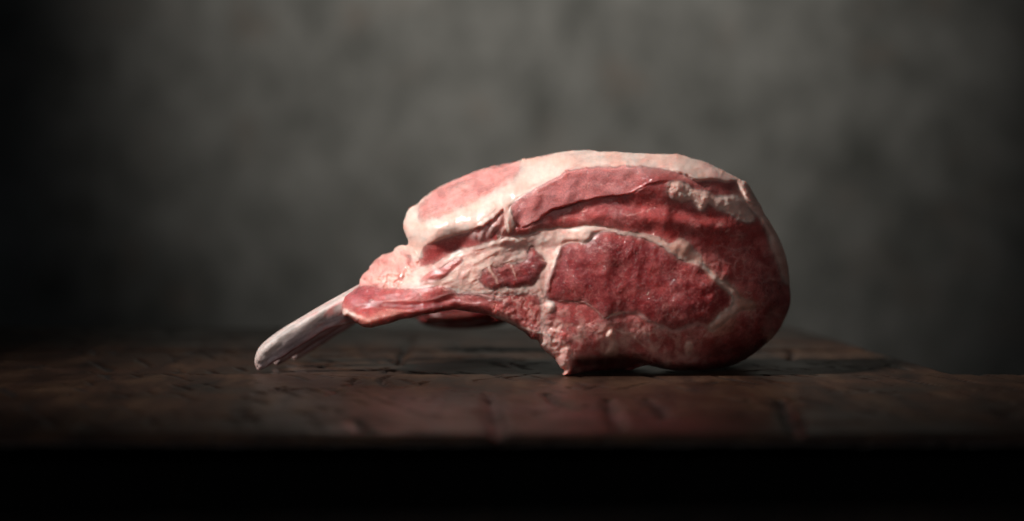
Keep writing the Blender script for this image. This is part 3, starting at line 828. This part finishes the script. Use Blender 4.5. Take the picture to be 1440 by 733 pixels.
    h += st * (0.55 * np.exp(-((y0 - lab + 10) / 8.0) ** 2) - 0.9 * np.exp(-((y0 - lab - 8) / 5.0) ** 2) * sstep(488, 505, x0))
    h += 1.4 * sstep(0, 5, S['drip']) + 1.2 * sstep(0, 5, S['bot'])
    # hollow under the foot
    h -= 10.0 * sstep(500, 514, y0 + 0.02 * (x0 - 800)) * sstep(802, 822, x0) * sstep(915, 895, x0)
    h -= 1.2 * sstep(504, 510, y0) * sstep(800, 806, x0) * sstep(905, 890, x0)
    h += 2.0 * mi * np.exp(-((y0 - np.interp(x0, [720, 780, 850, 930, 1000], [322, 312, 303, 308, 320])) / 14.0) ** 2)
    lean = 1 - fat
    for pts, w, rel, key, stn in STROKES:
        q = catmull(pts, False, 4)
        lo = q.min(0) - 12; hi = q.max(0) + 12
        m = (x > lo[0]) & (x < hi[0]) & (y > lo[1]) & (y < hi[1])
        d, _, _, t = seg_dist(x[m], y[m], q, False)
        ww = w * (0.75 + 0.5 * gnoise(x0[m] / 9, y0[m] / 9, 5)) * (0.5 + 0.5 * np.sin(np.clip(t, 0.05, 0.95) * math.pi) ** 0.5)
        g = sstep(2.1, 0.3, d / np.maximum(ww, 0.3))
        full = np.zeros(shp); full[m] = g
        put(full, key, stn)
        h[m] += 0.36 * rel * np.exp(-(d / (ww * 1.3 + 0.3)) ** 2)
    for bx, by, rx, ry, ang, rel, key, stn in BLOBS:
        m = (np.abs(x - bx) < max(rx, ry) * 1.8 + 3) & (np.abs(y - by) < max(rx, ry) * 1.8 + 3)
        a = math.radians(ang)
        dx = x[m] - bx; dy = y[m] - by
        r = np.sqrt(((dx * math.cos(a) + dy * math.sin(a)) / rx) ** 2 + ((-dx * math.sin(a) + dy * math.cos(a)) / ry) ** 2)
        if key != 'none':
            full = np.zeros(shp); full[m] = sstep(1.25, 0.6, r)
            put(full, key, stn)
        h[m] += rel * np.exp(-(r / 0.75) ** 2) * (1.0 if key == 'none' else 0.45)
    # surface of the flesh itself
    h[:] = blur(h[..., None], 1.5)[..., 0] + blur(hc[..., None], 0.6)[..., 0]
    h += fat * (0.40 * nz(30, 2, 121) + 0.16 * nz(12, 2, 123))
    h += (1 - fat) * (0.30 * nz(28, 2, 125) + 0.11 * nz(12, 2, 127) + (0.02 + 0.035 * sstep(0.0, 0.5, nz(24, 2, 130))) * nz(3.0, 2, 129))
    h += sstep(940, 1040, x0) * (1.3 * nz(62, 2, 151) + 0.6 * nz(24, 3, 152))
    h += sf * 0.5 * nz(13, 3, 153) + 0.25 * lobe * streak * sstep(720, 780, x0)
    h += om * 0.15 * grain + 0.10 * sl_ * along
    h += lowm * 0.20 * nz(9, 2, 131) + low * 0.20 * nz(13, 2, 133) + ti * 1.7 * nz(17, 3, 135) + lf * 0.4 * nz(11, 2, 137)
    wide = blur(col, 4.5)
    near = blur(col, 0.6)
    col[:] = 0.62 * near + 0.38 * wide
    fat[:] = 0.6 * fat + 0.4 * blur(fat[..., None], 2.5)[..., 0]
    col *= (1 + 0.10 * nz(7, 3, 141) + 0.08 * (1 - 0.6 * fat) * nz(2.6, 2, 142) + 0.08 * nz(40, 2, 143))[..., None]
    return np.clip(col, 0, 0.9), np.clip(fat, 0, 1), h, S


def blur(a, sig):
    sig = sig / STEP
    pad = int(sig * 4) + 2
    b = np.pad(a, ((pad, pad), (pad, pad), (0, 0)), mode='edge')
    fy = np.fft.fftfreq(b.shape[0])[:, None, None]
    fx = np.fft.rfftfreq(b.shape[1])[None, :, None]
    g = np.exp(-2 * (math.pi * sig) ** 2 * (fx ** 2 + fy ** 2))
    r = np.fft.irfft2(np.fft.rfft2(b, axes=(0, 1)) * g, s=b.shape[:2], axes=(0, 1))
    return r[pad:-pad, pad:-pad]


def snap_to_outline(GX, GY, inset=0.0):
    """signed distance to the outline; grid points just outside move onto it"""
    wob = 0.8
    d, qx, qy, _ = seg_dist(GX, GY, SIL, True)
    ins = inside(GX, GY, SIL)
    s = np.where(ins, d, -d)
    keep = s > -STEP * 1.6
    x = np.where(ins, GX, qx); y = np.where(ins, GY, qy)
    return s, keep, x, y


S_SIL, KEEP, PX, PY = snap_to_outline(GX, GY)
COL, FAT, RELIEF, S = paint(PX, PY)
edge = np.clip(S_SIL, 0, None)
base = macro(PX, PY)
wfl = sstep(-2, 4, S['flap']) * (1 - sstep(885, 940, PX)) * sstep(718, 735, PX)
base = base * (1 - wfl) + wfl * (2.0 - 3.6 * sstep(750, 930, PX) + 0.02 * (300 - PY))
rim_px = 13.0
roundover = (7.0 - 3.5 * sstep(1030, 1080, PX)) * (1 - np.sqrt(np.clip(1 - (1 - np.clip(edge / rim_px, 0, 1)) ** 2, 0, 1)))
fade = sstep(0, 6, edge)
DEPTH = base + roundover - RELIEF * (0.35 + 0.65 * fade)
P = at(PX, PY, DEPTH)
P[..., 2] = np.maximum(P[..., 2], 0.0004)

# smooth normals of the whole face, shared by the parts so that they meet without seams
gu = np.gradient(P, axis=1); gv = np.gradient(P, axis=0)
NRM = np.cross(gu, gv)
NRM /= np.linalg.norm(NRM, axis=-1, keepdims=True) + 1e-12
NRM[NRM[..., 1] > 0] *= -1

# part of every grid cell
lab = np.full(GX.shape, 0)
NAMES = ['lower_muscle', 'rib_strip', 'connective_tissue', 'inner_muscle', 'fat_cap', 'outer_muscle', 'flap_muscle', 'fat_seam', 'side_muscle', 'eye_muscle', 'middle_muscle', 'fat_strip', 'flank_fat']
mid_zone = (PY < np.interp(PX, [700, 985, 1020, 1120], [345, 368, 392, 400])) & (S['cap'] < 0)
lab[mid_zone] = 10
lab[(S['strip'] > 0)] = 1
lab[S['inner'] > 0] = 3
lab[S['tissue'] > 0] = 2
lab[S['cap'] > 0] = 4
lab[(S['outer'] > 0)] = 5
lab[S['flap'] > 0] = 6
lab[(S['seam'] > 0) | (S['rim'] > 0)] = 7
lab[S['wedge'] > 0] = 8
lab[S['side'] > 0] = 8
lab[S['eye'] > 0] = 9
lab[S['stripf'] > 0] = 11
lab[S['flank'] > 0] = 12

PART_LABEL = {'eye_muscle': 'large dark red oval of lean meat in the cut face', 'fat_cap': 'white layer of fat over the top', 'outer_muscle': 'pale pink muscle showing on the upper left outside',
              'flap_muscle': 'pinkish red flap of lean under the white fat', 'fat_seam': 'creamy seam of fat round the eye of the meat', 'fat_strip': 'lumpy whitish strip of fat at the upper right',
              'rib_strip': 'thin red strip of rib meat over the bone', 'connective_tissue': 'pink and white tissue behind the bare bone', 'side_muscle': 'small dark red muscle with fingers of fat',
              'middle_muscle': 'red muscle between flap and fat seam', 'lower_muscle': 'mottled red meat with fat veins at the foot', 'inner_muscle': 'narrow dark red muscle below the white lobe', 'flank_fat': 'thin dull fat rim on the right flank'}
k4 = KEEP[:-1, :-1] & KEEP[1:, :-1] & KEEP[:-1, 1:] & KEEP[1:, 1:]
allf = grid_faces(nu, nv)
flab = lab[:-1, :-1].ravel()
k4 = k4.ravel()
Pf = P.reshape(-1, 3); Nf = NRM.reshape(-1, 3); Cf = COL.reshape(-1, 3); Ff = FAT.ravel()
for li, nm in enumerate(NAMES):
    f = allf[k4 & (flab == li)]
    if not len(f):
        continue
    used, inv = np.unique(f, return_inverse=True)
    f = inv.reshape(-1, 4)[:, ::-1]
    o = link_mesh(nm, Pf[used], f, MEAT, rack, normals=Nf[used], tint=Cf[used], attrs={'fat': Ff[used]})
    o['label'] = PART_LABEL[nm]

# rear of the joint: the flesh carries on over the other ribs and rounds off behind
sub = 3
sl = (slice(None, None, sub), slice(None, None, sub))
bx_, by_ = GX[sl], GY[sl]
d_, qx_, qy_, _ = seg_dist(bx_, by_, SIL, True)
in_ = inside(bx_, by_, SIL)
s_ = np.where(in_, d_, -d_)
kp = s_ > -STEP * sub * 1.6
rx_ = np.where(in_, bx_, qx_); ry_ = np.where(in_, by_, qy_)
e_ = np.clip(s_, 0, None)
front = macro(rx_, ry_) + 7.0
thick = 62 * np.sqrt(np.clip(1 - (1 - np.clip(e_ / 70, 0, 1)) ** 2, 0, 1))
dd = front + thick * 0.9 + 1.2 * fbm(rx_, ry_, 25, 3, 301) * sstep(0, 8, e_)
rp = at(rx_, ry_, dd)
rp[..., 0] += 0.00018 * (dd - front) * sstep(0, 40, e_)
rp[..., 2] = np.maximum(rp[..., 2], 0.0004)
ks = (kp[:-1, :-1] & kp[1:, :-1] & kp[:-1, 1:] & kp[1:, 1:]).ravel()
f = grid_faces(rx_.shape[1], rx_.shape[0])[ks]
used, inv = np.unique(f, return_inverse=True)
tint = np.zeros(rx_.shape + (3,))
mixf = sstep(-0.3, 0.4, fbm(rx_, ry_, 40, 3, 303))[..., None]
tint[:] = PAL['fatpink'] * mixf + PAL['red'] * (1 - mixf)
o = link_mesh('rear_flesh', rp.reshape(-1, 3)[used], inv.reshape(-1, 4), MEAT, rack, tint=tint.reshape(-1, 3)[used], attrs={'fat': np.full(len(used), 0.5)})


# ---------------------------------------------------------------- rib bones
def build_bone():
    # upper and lower outline of the bare bone, from the meat to the sawn tip
    up = catmull([(560, 380), (530, 389), (506, 399.5), (484, 411.5), (463, 423), (442, 435), (422, 447), (405, 457), (391, 466), (380, 474), (370, 482.5), (363, 491), (359.5, 499), (358, 506), (358.5, 513), (361, 519)], False, 4)
    dn = catmull([(575, 425), (545, 437), (516, 449), (492, 456), (473, 460), (457, 465.5), (442, 475), (422, 487), (410, 495), (401, 501), (392, 506), (384, 510.5), (377, 515), (371, 518.5), (366, 521), (363, 521.6)], False, 4)
    n = len(up)
    seg = 40
    th = np.linspace(0, 2 * math.pi, seg, endpoint=False)
    V = []; T = []
    for i in range(n):
        u, d = up[i], dn[i]
        t = i / (n - 1)
        c = (u + d) / 2; hv = (u - d) / 2
        a = np.hypot(*hv) * 0.25
        depth = 29 - 2 * sstep(0.3, 1.0, t)
        b = min(a * 0.80, 5.2) * (1.0 if t < 0.85 else 1.0 - 0.25 * (t - 0.85) / 0.15)
        cs, sn = np.cos(th), np.sin(th)
        # flattened section with a blunt ridge along the front
        ex = np.sign(cs) * np.abs(cs) ** 0.85
        dep = -b * np.sign(sn) * np.abs(sn) ** np.where((th > 1.2) & (th < math.pi), 1.12, 0.85)
        ridge = np.exp(-((th - 1.2) / 0.32) ** 2)
        dep -= 0.5 * ridge * (1 - sstep(0.8, 1.0, t))
        hollow = np.exp(-((th - 2.15) / 0.38) ** 2)
        dep += 0.7 * hollow * (1 - sstep(0.72, 0.95, t))
        px = c[0] + hv[0] * ex; py = c[1] + hv[1] * ex
        nz_ = 0.34 * gnoise(px / 11, py / 11 + dep, 401) + (0.10 + 0.30 * float(sstep(0.86, 0.97, t))) * gnoise(px / 3.5, py / 3.5 + dep * 2, 402)
        groove = gnoise(th * 3.1 + 0.6 * gnoise(px / 40, py / 40, 407), th * 0 + t * 5.0, 406)
        nz_ = nz_ + 0.26 * groove * (1 - sstep(0.85, 1.0, t))
        V.append(at(px, py, depth + dep + nz_))
        ivory = np.array((0.46, 0.37, 0.34)); violet = np.array((0.47, 0.38, 0.405)); pink = np.array((0.62, 0.40, 0.36)); redd = np.array((0.34, 0.10, 0.09))
        side = sstep(1.25, 2.1, th + 0.15 * gnoise(px / 14, py / 14, 403))[:, None] * sstep(6.0, 5.2, th)[:, None]
        col = ivory * (1 - side) + violet * side
        under = (np.exp(-((th - 2.85) / 0.36) ** 2) * sstep(1.0, 0.75, t))[:, None] * 0.9
        col = col * (1 - under) + redd * under
        tip = float(sstep(0.78, 0.98, t)) * 0.8
        col = col * (1 - tip) + pink * tip
        stain = (0.5 * sstep(0.25, 0.6, gnoise(px / 9, py / 9, 405)))[:, None]
        col = col * (1 - stain) + (pink * 0.6 + ivory * 0.4) * stain
        col = col * (1 - 0.34 * sstep(0.0, 0.5, groove)[:, None])
        marrow = (0.55 * float(sstep(0.90, 0.97, t)) * sstep(0.0, 0.4, gnoise(px / 4, py / 4 + dep, 409)))[:, None]
        col = col * (1 - marrow) + redd * 1.3 * marrow
        meatbit = (0.75 * sstep(0.05, 0.45, gnoise(th * 2.2, th * 0 + t * 16, 408)) * sstep(0.48, 0.28, t))[:, None]
        col = col * (1 - meatbit) + redd * 1.4 * meatbit
        T.append(col)
    V = np.array(V); T = np.array(T)
    V[..., 2] = np.maximum(V[..., 2], 0.0003)
    faces = []
    for i in range(n - 1):
        for k in range(seg):
            j = (k + 1) % seg
            faces.append([i * seg + k, i * seg + j, (i + 1) * seg + j, (i + 1) * seg + k])
    faces.append([k for k in range(seg)][::-1])
    faces.append([(n - 1) * seg + k for k in range(seg)])
    o = link_mesh('rib_bone', V.reshape(-1, 3), faces, BONE, rack, tint=T.reshape(-1, 3))
    return o


bone = build_bone()
bone['label'] = 'nearest bare ivory rib bone resting its tip on the table'
for k, (dx, dy, dz) in enumerate([(0.0043, 0.022, 0.0), (0.0088, 0.046, 0.0)]):
    c = bone.copy()
    C.objects.link(c)
    c.parent = rack
    c.location = (dx, dy, dz)
    c['label'] = ('second rib bone, mostly hidden behind the nearest', 'farthest rib bone, only its underside showing')[k]


# meat between the farther ribs, hanging lower under the arch
def build_rear_lump():
    nu_, nv_ = 60, 30
    cx, cy, dep = 650, 446, 125
    V = []; T = []
    for j in range(nv_):
        ph = math.pi * j / (nv_ - 1)
        for i in range(nu_):
            th = 2 * math.pi * i / nu_
            r = 1 + 0.34 * gnoise(np.array(3 + 1.3 * math.cos(th) * math.sin(ph) + 9), np.array(1.3 * math.cos(ph) + 1.3 * math.sin(th) * math.sin(ph)), 501)
            ex = math.copysign(abs(math.cos(ph)) ** 0.8, math.cos(ph)) * 74 * r
            ez = math.sin(ph) * math.sin(th) * 15 * r
            ey = math.sin(ph) * math.cos(th) * 14 * r
            px = cx + ex
            py = cy + ez + 0.0009 * (ex) ** 2 * -1 + 0.02 * ex
            V.append(at(px, py, dep + ey))
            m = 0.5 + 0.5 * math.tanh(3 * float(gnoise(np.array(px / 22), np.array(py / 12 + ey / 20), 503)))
            T.append(PAL['dark'] * 0.6 * (1 - m * 0.25) + PAL['lip'] * m * 0.2)  # tint darkened to stand in for shade under the arch
    faces = []
    for j in range(nv_ - 1):
        for i in range(nu_):
            k = (i + 1) % nu_
            faces.append([j * nu_ + i, j * nu_ + k, (j + 1) * nu_ + k, (j + 1) * nu_ + i])
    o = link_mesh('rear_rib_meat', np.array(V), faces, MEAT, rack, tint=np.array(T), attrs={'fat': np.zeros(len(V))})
    o['label'] = 'red rib meat hanging beneath the far side, tint darkened for shade'


build_rear_lump()
